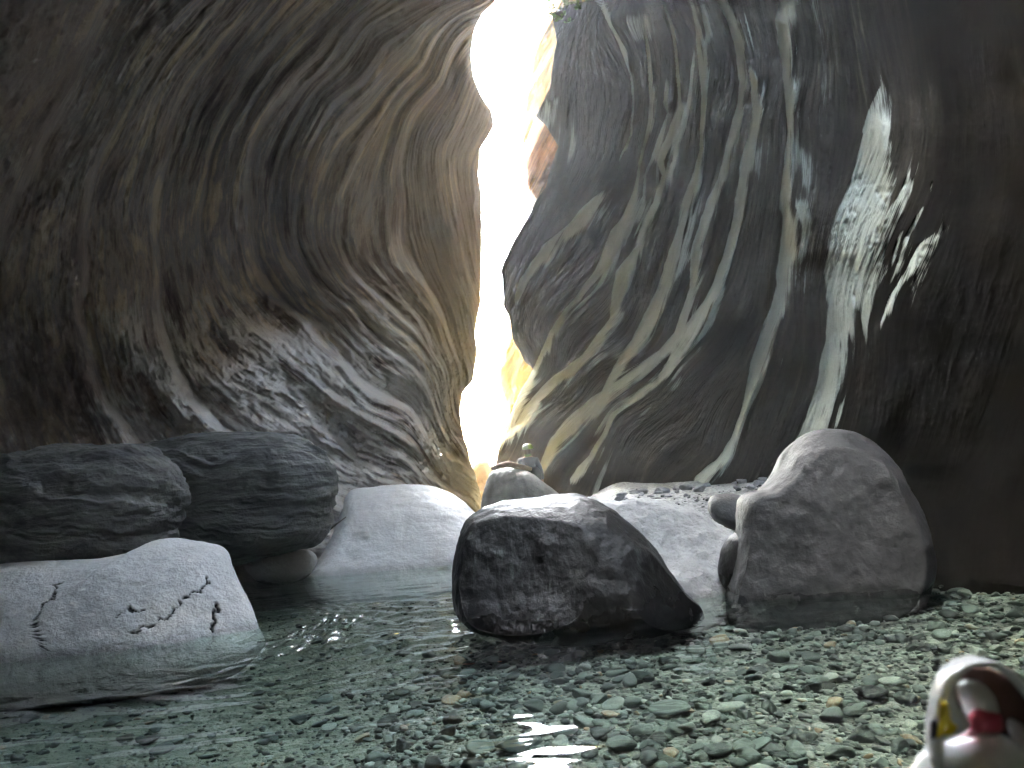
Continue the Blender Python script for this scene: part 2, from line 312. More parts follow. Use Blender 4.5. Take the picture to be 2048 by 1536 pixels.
flowR = {0: [(1110, 100), (1080, 280), (1040, 450), (1010, 550)], 3: [(1190, 20), (1170, 200), (1150, 350), (1080, 500), (1030, 620), (1050, 720)],
         6: [(1215, 35), (1250, 110), (1268, 200), (1240, 320), (1180, 440), (1110, 560), (1060, 680)],
         9: [(1290, 20), (1303, 200), (1272, 380), (1202, 540), (1105, 665), (1040, 795), (1000, 890)],
         12: [(1326, 0), (1361, 196), (1323, 322), (1281, 493), (1230, 636), (1134, 747), (1044, 844), (1000, 940)],
         15: [(1384, 0), (1408, 190), (1393, 340), (1342, 540), (1252, 715), (1160, 800), (1090, 870)],
         18: [(1449, 0), (1484, 164), (1443, 360), (1388, 560), (1331, 701), (1206, 801), (1098, 912)],
         21: [(1500, 0), (1513, 220), (1478, 439), (1417, 608), (1349, 722), (1227, 829), (1150, 958)],
         26: [(1578, 0), (1581, 220), (1575, 400), (1557, 619), (1500, 775), (1445, 921), (1365, 1015)],
         32: [(1700, -100), (1747, 244), (1700, 400), (1650, 600), (1640, 780), (1580, 950)],
         38: [(1900, -200), (1920, 200), (1880, 500), (1800, 800), (1740, 1000)],
         46: [(2200, -400), (2300, 200), (2250, 700), (2150, 1200)], 66: [(2950, -900), (2950, 0), (2950, 1000), (2950, 1600)]}
phiR = TPS([(x, y, k) for k, l in flowR.items() for x, y in l], log=False)
def build_right():
    s = smooth_sil(yy, silR, 13)
    aa = np.r_[np.linspace(0, 1080, 540), np.linspace(1080, 1950, 70)[1:]]/1950.0
    px = s[:, None] + aa[None, :]*(2950-s[:, None]); py = np.repeat(yy[:, None], len(aa), 1)
    D = depR(px, py); ph = phiR(px, py); ps = (py-0.35*px)/100.0
    jag = 4*fbm(px/60, py/45, o=3, seed=50)
    pf = ph + 0.2*fbm(px/90, py/90, o=2, seed=46)
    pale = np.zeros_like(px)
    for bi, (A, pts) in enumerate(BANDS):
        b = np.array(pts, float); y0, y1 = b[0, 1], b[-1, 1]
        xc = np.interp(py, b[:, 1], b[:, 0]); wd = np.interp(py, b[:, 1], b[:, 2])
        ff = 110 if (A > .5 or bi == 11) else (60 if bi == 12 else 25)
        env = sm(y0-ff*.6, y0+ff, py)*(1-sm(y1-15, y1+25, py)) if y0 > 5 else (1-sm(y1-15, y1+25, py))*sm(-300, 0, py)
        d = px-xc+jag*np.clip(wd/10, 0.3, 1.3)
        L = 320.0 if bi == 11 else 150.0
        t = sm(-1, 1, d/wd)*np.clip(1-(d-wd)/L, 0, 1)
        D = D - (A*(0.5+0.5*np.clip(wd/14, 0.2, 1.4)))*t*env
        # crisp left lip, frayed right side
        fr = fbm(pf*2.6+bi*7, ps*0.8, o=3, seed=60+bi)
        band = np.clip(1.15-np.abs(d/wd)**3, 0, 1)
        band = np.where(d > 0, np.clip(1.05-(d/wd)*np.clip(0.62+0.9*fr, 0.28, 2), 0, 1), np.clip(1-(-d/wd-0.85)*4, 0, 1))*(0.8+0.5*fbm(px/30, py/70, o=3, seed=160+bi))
        pale = np.maximum(pale, band*env*(0.95 if A > .2 else 0.75))  # light caught on the polished ridge facets, painted pale
    phw = ph + 0.5*fbm(px/160, py/160, o=3, seed=45)
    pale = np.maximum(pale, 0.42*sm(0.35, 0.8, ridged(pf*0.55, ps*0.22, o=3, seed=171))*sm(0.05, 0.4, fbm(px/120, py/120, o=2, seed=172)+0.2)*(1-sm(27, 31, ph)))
    rg = ridged(phw*0.9, ps*0.35, o=5, seed=61, g=0.55)
    rg2 = ridged(phw*4.2, ps*0.8, o=3, seed=71)
    nearw = 1-0.85*sm(30, 38, ph)
    D = D - 0.05*rg*nearw - rg2*(0.012*nearw+0.03*pale) + 0.18*fbm(px/260, py/260, o=3, seed=18) + 0.025*nearw*fbm(px/20, py/24, o=3, seed=19)
    pit = np.clip(fbm(px/16, py/26, o=3, seed=90)-0.05, 0, 1)*sm(1640, 1700, px)*sm(330, 380, py)*(1-sm(560, 640, py))
    D = D + 0.12*pit*sm(0.05, 0.4, pale)
    e = np.clip(((s[:, None]+10)-px)/10, 0, 1); D = D + 0.06*e**2
    P = at(px, py, D)
    ext = [at(px[:, 0]+6*k*k, py[:, 0], D[:, 0]+0.35*k*k) for k in range(8, 0, -1)]
    E = np.stack(ext, 1)
    back = []
    for k in range(1, 25):
        q = P[:, -1].copy(); q[:, 1] -= 0.5*k; q[:, 0] += 0.03*k + 0.3*fbm(q[:, 2]*0.6, q[:, 1]*0.6, o=2, seed=79); back.append(q)
    full = np.concatenate([E, P, np.stack(back, 1)], 1)
    def ex(v): return np.concatenate([np.repeat(v[:, :1], 8, 1), v, np.repeat(v[:, -1:], 24, 1)], 1)
    up = []
    for k in range(8, 0, -1):
        q = full[0].copy(); q[:, 2] += 0.9*k; q[:, 0] += 0.05*k*k; up.append(q)
    full = np.concatenate([np.stack(up, 0), full], 0)
    def ex2(v): v = ex(v); return np.concatenate([np.repeat(v[:1], 8, 0), v], 0)
    return grid_mesh('right_canyon_wall', full, dict(phi=ex2(ph), psi=ex2(ps), pale=ex2(pale), warm_bounce=ex2(pale*0)), flip=True)
matR = wall_mat('dark_rock_painted_light', [(0.0, (0.045, 0.040, 0.038)), (0.4, (0.07, 0.063, 0.055)), (0.7, (0.095, 0.087, 0.070)), (1.0, (0.20, 0.185, 0.14))],
                (0.62, 0.68, 0.61), 0.95, K=0.9, near_shade=(29, 37), fine=0.5, spec=0.0, rough=0.75)
link('canyon_wall', build_right(), matR, label='dark rock wall on the right with pale frayed ridge bands of painted light running down it', cat='rock wall')

# ---- sunlit cliffs beyond the slot
def far_cliff(sil, dep, y0, y1, wid, mat, label, name='far_cliff', side=1, seed=1, nr=150, nc=90, amp=.35):
    y = np.linspace(y0, y1, nr); s = lerp_sil(sil, y) + 4*fbm(y/25, y*0+seed, o=3, seed=seed)
    px = s[:, None] + side*np.linspace(0, 1, nc)[None]*wid; py = np.repeat(y[:, None], nc, 1)
    T = TPS(dep); D = T(px, py)
    n = ridged((px+0.5*py)/30, py/120, o=4, seed=seed+3)
    D = D - amp*n + amp*0.8*fbm(px/40, py/40, o=4, seed=seed+5)
    e = np.clip(1-np.abs(px-s[:, None])/25, 0, 1); D = D + 1.5*e**3
    P = at(px, py, D)
    E = np.stack([at(px[:, 0]+side*8*k*k, py[:, 0], D[:, 0]+0.5*k*k) for k in range(6, 0, -1)], 1)
    full = np.concatenate([E, P], 1); z = np.concatenate([np.repeat(px[:, :1], 6, 1), px], 1)
    zy = np.concatenate([np.repeat(py[:, :1], 6, 1), py], 1)
    me = grid_mesh(name, full, dict(phi=(z+0.5*zy)/30, psi=zy/100, pale=z*0, warm_bounce=z*0), flip=(side > 0))
    return link(name, me, mat, label=label, cat='cliff')
matF = wall_mat('sunlit_ochre_rock', [(0.0, (0.06, 0.036, 0.003)), (0.5, (0.13, 0.09, 0.007)), (1.0, (0.22, 0.165, 0.02))], (0.5, 0.4, 0.25), 0.3, K=0.6, spec=0.2, rough=0.8)
far_cliff([(1130, -200), (1100, 0), (1080, 50), (1066, 75), (1045, 150), (1034, 220), (1031, 280), (1040, 340), (1070, 430), (1090, 500), (1050, 570), (1016, 636), (1000, 690), (985, 742), (987, 767), (998, 805), (1012, 842), (1025, 900), (1030, 1000)],
          [(1030, 0, 27), (1300, 0, 22), (1030, 500, 28), (1300, 500, 22), (1030, 950, 27), (1300, 950, 23)], -200, 960, 260, matF, 'sunlit yellow rock wall seen through the slot on its right side', seed=4)
far_cliff([(1072, 235), (1068, 250), (1052, 288), (1039, 335), (1040, 372), (1060, 418), (1085, 440)], [(1040, 250, 18.6), (1160, 250, 17.2), (1040, 440, 18.6), (1160, 440, 17.2), (1050, 340, 18.2)], 232, 440, 110,
          wall_mat('orange_rock', [(0.0, (0.05, 0.03, 0.02)), (0.35, (0.17, 0.09, 0.04)), (0.65, (0.42, 0.22, 0.08)), (1.0, (0.6, 0.38, 0.17))], (0.5, 0.4, 0.25), 0.3, K=1.6, spec=0.2, rough=0.8),
          'orange rock bulge poking out from behind the dark wall high in the slot', name='rock_bulge', seed=9, nr=80, nc=60, amp=.25)

def added_vault():  # unseen roof added over and behind the camera to cut skylight
    th = np.linspace(-0.12, math.pi+0.12, 160); yv = np.linspace(3.3, -9.5, 110); T, Yv = np.meshgrid(th, yv)
    k = np.clip((Yv+9.5)/4.0, 0, 1)**0.5
    n = fbm(T*3, Yv*0.5, o=4, seed=140)+0.5*ridged(T*5+Yv*.2, Yv*0.3, o=4, seed=141)
    R = (1+0.06*n)*k
    P = np.stack([6.6*R*np.cos(T), Yv, 8.2*R*np.sin(T)+0.4], -1)
    return grid_mesh('added_vault', P, dict(phi=T*9, psi=Yv, pale=T*0, warm_bounce=T*0))
link('canyon_wall', added_vault(), matL, label='unseen brown rock vault added behind the camera to shut out skylight', cat='rock wall')  # added roof that cuts skylight, not a real canyon wall
# ------------------------------------------------------------------ river bed
def bedz(x, y):
    z = -0.15 - 0.20*sm(0.0, -1.6, x)*1.0
    z = z - 0.10*sm(4.5, 6.5, y)*(1-sm(7, 9, y))
    bank = sm(6.3, 9.6, y)*sm(0.0, 1.3, x - 0.10*(y-8))
    z = z + 0.85*bank
    z = z + 0.24*sm(2.0, 4.4, x - 0.1*(y-5))*(1-bank)
    z = z + 0.35*sm(10.5, 14, y)*(1-bank)
    z = z + 0.5*sm(17, 40, y)
    return z + 0.035*fbm(x*0.9, y*0.9, o=3, seed=101) 
xs = np.r_[np.linspace(-14, -4, 30)[:-1], np.linspace(-4, 5, 260), np.linspace(5, 14, 30)[1:]]
ys = np.r_[np.linspace(-12, 1.5, 30)[:-1], np.linspace(1.5, 12, 300), np.linspace(12, 60, 90)[1:]]
X, Y = np.meshgrid(xs, ys)
Z = bedz(X, Y) + 0.012*fbm(X*9, Y*9, o=4, seed=103)
t = NT('river_gravel'); o = t.obj()
vc = t.n('ShaderNodeTexVoronoi'); t.l(o, vc.inputs['Vector']); vc.inputs['Scale'].default_value = 26
vc2 = t.n('ShaderNodeTexVoronoi'); t.l(o, vc2.inputs['Vector']); vc2.inputs['Scale'].default_value = 70
cs = t.sep(vc.outputs['Color'])
c = t.ramp(cs[0], [(0, (0.035, 0.04, 0.038)), (0.5, (0.10, 0.11, 0.105)), (0.8, (0.17, 0.185, 0.175)), (1, (0.30, 0.31, 0.29))])
c = t.mix(0.5, c, t.ramp(t.sep(vc2.outputs['Color'])[1], [(0, (0.06, 0.065, 0.06)), (1, (0.22, 0.22, 0.2))]))
silt = t.ramp(t.noise(o, 5, 8, .6), [(0.3, (0.10, 0.11, 0.09)), (0.7, (0.19, 0.195, 0.16))])
so = t.sep(o)
c = t.mix(t.mr(t.math('ADD', so[0], t.math('MULTIPLY', t.noise(o, 1.3, 4), 1.2)), 0.3, -1.0, 0.0, 0.85), c, silt)
dry = t.math('MULTIPLY', t.mr(so[2], 0.0, 0.12), t.math('MULTIPLY', t.mr(so[1], 6.6, 7.4), t.mr(so[0], 2.6, 3.3, 1.0, 0.0)))
c = t.mix(t.math('MULTIPLY', dry, 0.85), c, t.ramp(t.math('ADD', t.math('MULTIPLY', t.noise(o, 14, 6), 0.5), t.math('MULTIPLY', cs[2], 0.5)), [(0.25, (0.20, 0.205, 0.2)), (0.75, (0.58, 0.59, 0.57))]))
hb = t.math('ADD', t.math('MULTIPLY', vc.outputs['Distance'], -1.0), t.math('MULTIPLY', vc2.outputs['Distance'], -0.4))
matBed = t.pbsdf(c, 0.7, t.bump(hb, 0.7, 0.03), 0.3)
link('riverbed', grid_mesh('riverbed', np.stack([X, Y, Z], -1)), matBed, kind='structure')

# ------------------------------------------------------------------ water
xs = np.r_[np.linspace(-14, -3.6, 30)[:-1], np.linspace(-3.6, 4.8, 420), np.linspace(4.8, 14, 20)[1:]]
ys = np.r_[np.linspace(-12, 2.4, 30)[:-1], np.linspace(2.4, 12, 900), np.linspace(12, 19, 40)[1:]]
X, Y = np.meshgrid(xs, ys)
slab_x, slab_y = -2.15, 6.6
def rings(x0, y0, lam, amp, dec):
    r = np.hypot(X-x0, (Y-y0)); return amp*np.sin(r*2*math.pi/lam + 1.5*fbm(X*1.2, Y*1.2, seed=3))*np.exp(-r/dec)
Zw = 0.0105*vn(X*1.2+0.3*Y, Y*4.6, seed=201) + 0.0046*vn(X*2.2-0.4*Y, Y*9.0, seed=203) + 0.0011*vn(X*3.4+0.6*Y, Y*19, seed=204)
Zw = Zw + rings(-1.95, 6.3, 0.24, 0.017, 1.0) + 0.0025*fbm(X*6, Y*9, o=2, seed=205)*np.exp(-((X+1.5)/1.1)**2-((Y-6.6)/1.8)**2)*4
t = NT('clear_water'); o = t.obj()
nz = t.noise(t.mapping(o, (2.0, 7.0, 1.0)), 1.6, 1, 0.4); nz2 = t.noise(t.mapping(o, (7.0, 20.0, 1.0)), 1.5, 1, 0.4)
nb = t.bump(t.math('ADD', nz, t.math('MULTIPLY', nz2, 0.15)), 0.06, 0.02)
so = t.sep(o); ddx = t.math('ADD', so[0], 2.55); ddy = t.math('ADD', so[1], -6.95)
rr = t.math('SQRT', t.math('ADD', t.math('MULTIPLY', ddx, ddx), t.math('MULTIPLY', t.math('MULTIPLY', ddy, ddy), 0.35)))
rr = t.math('ADD', rr, t.math('MULTIPLY', t.noise(o, 2.2, 3), 0.22))
wv = t.math('SINE', t.math('MULTIPLY', rr, 62.0))
wv = t.math('MULTIPLY', wv, t.math('MULTIPLY', t.math('MULTIPLY', t.mr(rr, 0.5, 0.68), t.mr(rr, 1.35, 0.95)), t.mr(t.noise(t.mapping(o, (3, 3, 3)), 1.7, 3), 0.42, 0.62)))
nb = t.bump(t.math('MULTIPLY', wv, t.mr(so[1], 8.6, 7.6)), 1.0, 0.014, nb)
fr = t.n('ShaderNodeFresnel'); fr.inputs[0].default_value = 1.333; t.l(nb, fr.inputs['Normal'])
tr = t.n('ShaderNodeBsdfTransparent'); tr.inputs[0].default_value = (0.80, 0.90, 0.84, 1)
gl = t.n('ShaderNodeBsdfGlossy'); gl.inputs['Roughness'].default_value = 0.03; gl.inputs[0].default_value = (1, 1, 1, 1); t.l(nb, gl.inputs['Normal'])
mx = t.n('ShaderNodeMixShader'); t.l(fr.outputs[0], mx.inputs[0]); t.l(tr.outputs[0], mx.inputs[1]); t.l(gl.outputs[0], mx.inputs[2]); t.l(mx.outputs[0], t.out.inputs[0])
link('water', grid_mesh('water', np.stack([X, Y, Zw], -1)), t.m, kind='structure')

# ------------------------------------------------------------------ boulders
def boulder(name, outline, D, front, back, mat, label, lean=0.0, seed=0, e=0.65, amp=0.03, fs=1.6, strata=None, cracks=None, planes=None, res=(200, 130), cat='boulder', group=None, dpx=0.0, extra=None, ef=1.0):
    ol = np.array(outline, float); n, mrow = res
    # smooth closed outline (Catmull-Rom) resampled by angle about the centroid
    pts = []
    N = len(ol)
    for i in range(N):
        p0, p1, p2, p3 = ol[i-1], ol[i], ol[(i+1) % N], ol[(i+2) % N]
        for u in np.linspace(0, 1, 12, endpoint=False):
            pts.append(0.5*((2*p1)+(-p0+p2)*u+(2*p0-5*p1+4*p2-p3)*u*u+(-p0+3*p1-3*p2+p3)*u**3))
    pts = np.array(pts)
    d = np.r_[0, np.cumsum(np.linalg.norm(np.diff(np.r_[pts, pts[:1]], axis=0), axis=1))]
    tt = np.linspace(0, d[-1], n, endpoint=False); q = np.r_[pts, pts[:1]]
    ox = np.interp(tt, d, q[:, 0]); oy = np.interp(tt, d, q[:, 1])
    c = np.array([(ol[:, 0].min()+ol[:, 0].max())/2, (ol[:, 1].min()+ol[:, 1].max())/2])
    O = at(ox, oy, D+(ox-c[0])*dpx); C = at(c[0], c[1], D)
    ph = np.linspace(0, math.pi, mrow)
    sv = np.sin(ph)**e; cv = np.cos(ph); cvv = np.sign(cv)*np.abs(cv)**ef
    P = C + (O-C)[None]*sv[:, None, None]
    off = np.where(cv > 0, -front*cvv, -back*cvv)
    P[..., 1] += off[:, None]
    P[..., 1] += lean*(P[..., 2]-C[2])
    if planes:
        for (pt, nr) in planes:   # soft cut by a plane: pt in local units about C
            nr = np.array(nr, float); nr /= np.linalg.norm(nr); dd = (P-(C+np.array(pt))) @ nr
            P = P - np.clip(dd, 0, None)[..., None]*0.93*nr
    # normals (approx.)
    du = np.roll(P, -1, 1)-np.roll(P, 1, 1); dv = np.gradient(P, axis=0); nn = np.cross(du, dv); ln = np.linalg.norm(nn, axis=-1, keepdims=True)
    nn = np.where(ln > 1e-9, nn/np.maximum(ln, 1e-9), 0)
    cen = C; sgn = np.sign(((P-cen)*nn).sum(-1, keepdims=True)); sgn[sgn == 0] = 1; nn = nn*sgn
    x, y, z = P[..., 0], P[..., 1], P[..., 2]
    h = amp*2.2*fbm(x*fs*0.6, y*fs*0.6, z*fs*0.6, o=3, seed=seed) + amp*0.6*fbm(x*fs*4, y*fs*4, z*fs*4, o=4, seed=seed+4)
    if strata:
        A, fx, fz, tilt = strata; zz = z + tilt*x
        h = h + A*ridged(x*fx, y*fx, zz*fz+1.3*fbm(x*1.9, y*1.9, z*1.9, seed=seed+9), o=4, seed=seed+11)
    h[0] = h[0].mean(); h[-1] = h[-1].mean()
    crk = np.zeros_like(x)
    if cracks:
        # project to photo pixels to trace the cracks on the front face
        v = P-CAM; zf = v @ f0; pxx = CX+FPX*(v @ RV)/zf; pyy = CY-FPX*(v @ UV)/zf
        jx = 11*fbm(pxx/11, pyy/11, o=3, seed=seed+30, g=.55); jy = 11*fbm(pxx/11, pyy/11, o=3, seed=seed+31, g=.55)
        for cw, dep, line in cracks:
            L = np.array(line, float); dm = np.full(x.shape, 1e9)
            for (a0, b0) in zip(L[:-1], L[1:]):
                ab = b0-a0; tq = np.clip(((pxx+jx-a0[0])*ab[0]+(pyy+jy-a0[1])*ab[1])/(ab@ab), 0, 1)
                dm = np.minimum(dm, np.hypot(pxx+jx-a0[0]-tq*ab[0], pyy+jy-a0[1]-tq*ab[1]))
            g = np.exp(-(dm/(cw*(1+0.5*fbm(pxx/9, pyy/9, o=2, seed=seed+33))+0.3))**2)*(np.arange(mrow)[:, None] < mrow*0.62); h = h - dep*g; crk = np.maximum(crk, g)
    P = P + nn*h[..., None]
    P[0] = P[0].mean(0); P[-1] = P[-1].mean(0)
    me = grid_mesh(name, P, dict(crack=crk), close_u=True)
    bm_fix(me)
    return link(name, me, mat, label=label, cat=cat, group=group)
def bm_fix(me):
    import bmesh
    bm = bmesh.new(); bm.from_mesh(me); bmesh.ops.remove_doubles(bm, verts=bm.verts, dist=1e-5); bmesh.ops.recalc_face_normals(bm, faces=bm.faces); bm.to_mesh(me); bm.free()
    me.polygons.foreach_set('use_smooth', np.ones(len(me.polygons), dtype=bool))
def rock_mat(name, dark, light, strat=(1, 1, 5), rough=0.6, contrast=1.0, wet=0.12, bumpd=0.02, bs=0.6, patch=None, spec=0.5, vein=None, streak=None, rot=(0, 0, 0), pit=0.0):
    t = NT(name); o = t.obj()
    n1 = t.noise(t.mapping(o, strat, rot), 1.6, 8, 0.6, 0.3); n2 = t.noise(o, 3.0, 6, 0.6); n3 = t.noise(o, 45, 4, 0.7)
    f = t.math('ADD', t.math('MULTIPLY', n1, 0.6), t.math('MULTIPLY', n2, 0.4))
    c = t.ramp(t.mr(f, 0.5-0.17/contrast, 0.5+0.17/contrast), [(0, dark), (1, light)])
    if patch: c = t.mix(t.mr(t.noise(o, 1.1, 5, .5, .6), 0.54, 0.60, 0, .8), c, patch)
    if vein:
        sc, col, th = vein
        vv = t.math('ABSOLUTE', t.math('SUBTRACT', t.noise(t.mapping(o, sc, rot), 1.0, 3, .5, .6), 0.5))
        c = t.mix(t.mr(vv, 0.0, th, 0.9, 0.0), c, col)
    if streak:
        sc, col = streak
        c = t.mix(t.math('MULTIPLY', t.mr(t.noise(t.mapping(o, sc), 1.0, 3, .5, .2), 0.56, 0.70), t.mr(t.noise(o, 1.7, 3), 0.5, 0.62)), c, col)
    c = t.mix(0.4, c, t.ramp(n3, [(0.3, (0.5, 0.5, 0.5)), (0.65, (1, 1, 1))]), 'MULTIPLY')
    z = t.sep(o)[2]
    wetf = t.mr(z, -50, -60) if wet < 0 else t.mr(t.math('ADD', z, t.math('MULTIPLY', t.noise(o, 4, 3), -0.12)), wet*0.3-0.06, wet-0.04, 1.0, 0.0)
    c = t.mix(t.math('MULTIPLY', wetf, 0.5), c, tuple(x*0.35 for x in dark))
    c = t.mix(t.math('MULTIPLY', t.attr('crack'), 1.6, clamp=True), c, (0.015, 0.014, 0.013))
    r = t.math('SUBTRACT', t.mr(n2, 0.3, 0.7, rough-0.08, rough+0.12), t.math('MULTIPLY', wetf, max(rough-0.22, 0)))
    h = t.math('ADD', t.math('MULTIPLY', n1, 1.0), t.math('ADD', t.math('MULTIPLY', t.noise(o, 13, 8, .65), 0.5), t.math('MULTIPLY', n3, 0.1)))
    return t.pbsdf(c, r, t.bump(h, bs, bumpd*3), spec)
mDark = rock_mat('weathered_dark_stone', (0.022, 0.021, 0.02), (0.165, 0.16, 0.14), (1, 1, 5), 0.7, 1.0, bs=0.8, bumpd=0.03)
mDark2 = rock_mat('dark_layered_stone', (0.022, 0.022, 0.02), (0.155, 0.155, 0.14), (1, 1, 6), 0.6, 1.0, bs=0.8, bumpd=0.025)
mSlab = rock_mat('pale_grey_slab_stone', (0.40, 0.39, 0.37), (0.57, 0.56, 0.53), (1, 1, 1.5), 0.5, 1.1, bs=0.7, bumpd=0.025, patch=(0.56, 0.535, 0.48), wet=0.10)
mWhite = rock_mat('white_slab_stone', (0.76, 0.77, 0.77), (0.90, 0.91, 0.91), (1, 1, 3), 0.5, 1.0, bs=0.4, bumpd=0.02, wet=0.12)
mBlack = rock_mat('wet_black_stone', (0.003, 0.003, 0.003), (0.009, 0.009, 0.009), (4, 4, 0.8), 0.42, 1.0, bs=0.5, bumpd=0.02, streak=((22, 22, 1.1), (0.055, 0.06, 0.06)), spec=0.3, wet=0.3)  # streak colour paints the wet vertical sheen
mGrey = rock_mat('grey_speckled_stone', (0.022, 0.023, 0.024), (0.056, 0.058, 0.060), (1, 1, 1), 0.65, 1.0, bs=0.5, bumpd=0.02)
mMid = rock_mat('grey_streaked_stone', (0.16, 0.17, 0.18), (0.42, 0.45, 0.47), (3, 3, 0.8), 0.6, 1.2)

boulder('boulder', [(-60, 950), (0, 922), (35, 903), (80, 892), (150, 888), (220, 895), (290, 910), (330, 940), (350, 985), (346, 1025), (332, 1060), (330, 1090), (290, 1130), (230, 1180), (120, 1210), (0, 1190), (-80, 1120), (-100, 1030)],
        8.3, 0.95, 0.9, mDark, 'dark rounded boulder with ridged bark like layers at the far left behind the pale slab', lean=0.12, seed=5, amp=0.035, strata=(0.06, 0.9, 7.0, 0.28), res=(360, 220))
boulder('boulder', [(215, 930), (255, 897), (320, 882), (400, 872), (500, 866), (570, 868), (620, 885), (655, 920), (672, 970), (668, 1020), (655, 1068), (610, 1093), (540, 1112), (450, 1135), (340, 1150), (240, 1100), (200, 1000)],
        9.8, 0.8, 0.8, mDark2, 'big dark flat topped boulder with grey streaks between the ridged boulder and the white slab', lean=0.15, seed=15, amp=0.03, strata=(0.045, 0.7, 6.0, 0.12), res=(360, 220))
CR = [(1.1, .03, [(70, 1235), (90, 1205), (105, 1190), (108, 1165), (125, 1162)]), (1.2, .02, [(70, 1235), (75, 1265), (88, 1300)]), (1.25, .035, [(260, 1270), (300, 1250), (345, 1225), (365, 1195), (400, 1185), (415, 1155)]),
      (1.2, .03, [(235, 1235), (255, 1222), (290, 1222)]), (2.0, .05, [(440, 1205), (430, 1230), (425, 1262)])]
boulder('slab', [(-260, 1165), (-120, 1145), (0, 1134), (60, 1130), (150, 1126), (225, 1114), (270, 1092), (320, 1087), (380, 1095), (425, 1106), (450, 1140), (480, 1180), (508, 1218), (528, 1252), (545, 1285), (470, 1340), (250, 1375), (-100, 1400), (-330, 1380), (-360, 1260)],
        7.0, 0.5, 0.7, mSlab, 'pale grey cracked rock slab lying in the water in front of the dark boulders', lean=0.55, seed=25, amp=0.016, e=0.6, cracks=CR, res=(620, 300), dpx=0.0003, cat='rock slab', ef=1.3)
boulder('slab', [(622, 1150), (640, 1122), (655, 1080), (668, 1030), (674, 992), (700, 982), (760, 978), (830, 975), (880, 985), (920, 1004), (950, 1030), (1010, 1070), (1000, 1130), (900, 1185), (780, 1205), (670, 1190)],
        11.0, 0.7, 0.8, mWhite, 'smooth white rock slab sloping into the water left of the black boulder', lean=1.1, seed=35, amp=0.02, fs=1.8, e=0.36, cat='rock slab', res=(260, 160),
        )
boulder('boulder', [(900, 1180), (906, 1115), (922, 1062), (946, 1034), (1000, 1018), (1060, 1010), (1120, 1001), (1168, 998), (1215, 1014), (1250, 1042), (1300, 1084), (1338, 1135), (1370, 1180), (1392, 1205), (1388, 1232), (1330, 1250), (1230, 1266), (1120, 1278), (1000, 1268), (920, 1240)],
        6.3, 0.6, 0.9, mBlack, 'wet black boulder with fine vertical streaks of painted sheen in the middle of the stream', lean=0.38, seed=45, amp=0.035, e=0.5, planes=[((0.66, -0.25, 0.2), (0.7, -0.9, 0.45)), ((-0.2, -0.42, 0.2), (-0.25, -1, 0.5))], res=(260, 170))
boulder('boulder', [(1498, 1002), (1535, 984), (1570, 950), (1598, 905), (1635, 872), (1680, 862), (1730, 878), (1768, 912), (1800, 970), (1828, 1040), (1838, 1110), (1822, 1180), (1770, 1235), (1660, 1262), (1540, 1266), (1462, 1258), (1452, 1215), (1470, 1130), (1486, 1060)],
        6.5, 0.6, 0.7, mGrey, 'tall smooth grey boulder with a pale rounded top beside the dark right wall', lean=0.18, seed=55, amp=0.03, e=0.6, planes=[((-0.2, -0.3, 0.1), (-0.25, -1, 0.15))], res=(260, 170))
boulder('boulder', [(1422, 1010), (1432, 993), (1465, 989), (1500, 997), (1530, 1012), (1530, 1050), (1480, 1062), (1440, 1048), (1425, 1030)], 8.0, 0.25, 0.3, mGrey, 'small flat topped grey rock tucked behind the tall grey boulder', lean=0.3, seed=65, amp=0.012, res=(90, 60))
boulder('boulder', [(1440, 1120), (1450, 1088), (1470, 1068), (1510, 1058), (1540, 1100), (1530, 1180), (1470, 1195), (1442, 1160)], 6.7, 0.2, 0.25, mBlack, 'small wet black rock wedged against the left foot of the tall grey boulder', seed=75, amp=0.02, res=(90, 60))
mPale = rock_mat('pale_grey_apron_stone', (0.26, 0.265, 0.26), (0.52, 0.53, 0.51), (1, 1, 1), 0.6, 1.2, bs=0.8, bumpd=0.035)
boulder('boulder', [(1120, 1040), (1180, 1005), (1240, 1006), (1320, 1016), (1400, 1024), (1448, 1042), (1480, 1066), (1472, 1110), (1458, 1165), (1430, 1215), (1330, 1238), (1180, 1200)],
        7.3, 0.5, 1.2, mPale, 'pale grey sloping rock between the black boulder and the tall grey boulder', lean=1.0, seed=125, amp=0.06, e=0.55, fs=2.4, res=(260, 170))
boulder('boulder', [(960, 1030), (972, 970), (985, 944), (1010, 935), (1040, 937), (1065, 948), (1092, 968), (1130, 1002), (1160, 1045), (1100, 1090), (980, 1085)], 15.8, 0.5, 0.5, mMid, 'grey streaked rock under the driftwood at the foot of the slot', lean=0.3, seed=85, amp=0.03, res=(120, 80))
boulder('rock', [(490, 1130), (530, 1113), (580, 1104), (618, 1106), (630, 1128), (600, 1160), (530, 1165)], 10.1, 0.25, 0.3, mSlab, 'small pale rock low in the shadow under the big flat topped boulder', lean=0.3, seed=95, amp=0.012, res=(80, 50), cat='rock')
mGold = rock_mat('sunlit_golden_stone', (0.30, 0.20, 0.09), (0.55, 0.40, 0.2), (1, 1, 1), 0.8, 1.0)
for i, (ol, D, lab) in enumerate([([(940, 960), (946, 930), (958, 918), (975, 925), (985, 950), (985, 1000), (950, 1000)], 22.5, 'sunlit golden rock at the bottom of the slot, left one of the pair'),
                                  ([(968, 965), (975, 938), (992, 930), (1004, 940), (1010, 1000), (972, 1000)], 24.0, 'sunlit golden rock at the bottom of the slot, half hidden behind the streaked rock')]):
    boulder('rock', ol, D, 0.5, 0.5, mGold, lab, seed=105+i, amp=0.04, fs=2.5, res=(70, 50), cat='rock')

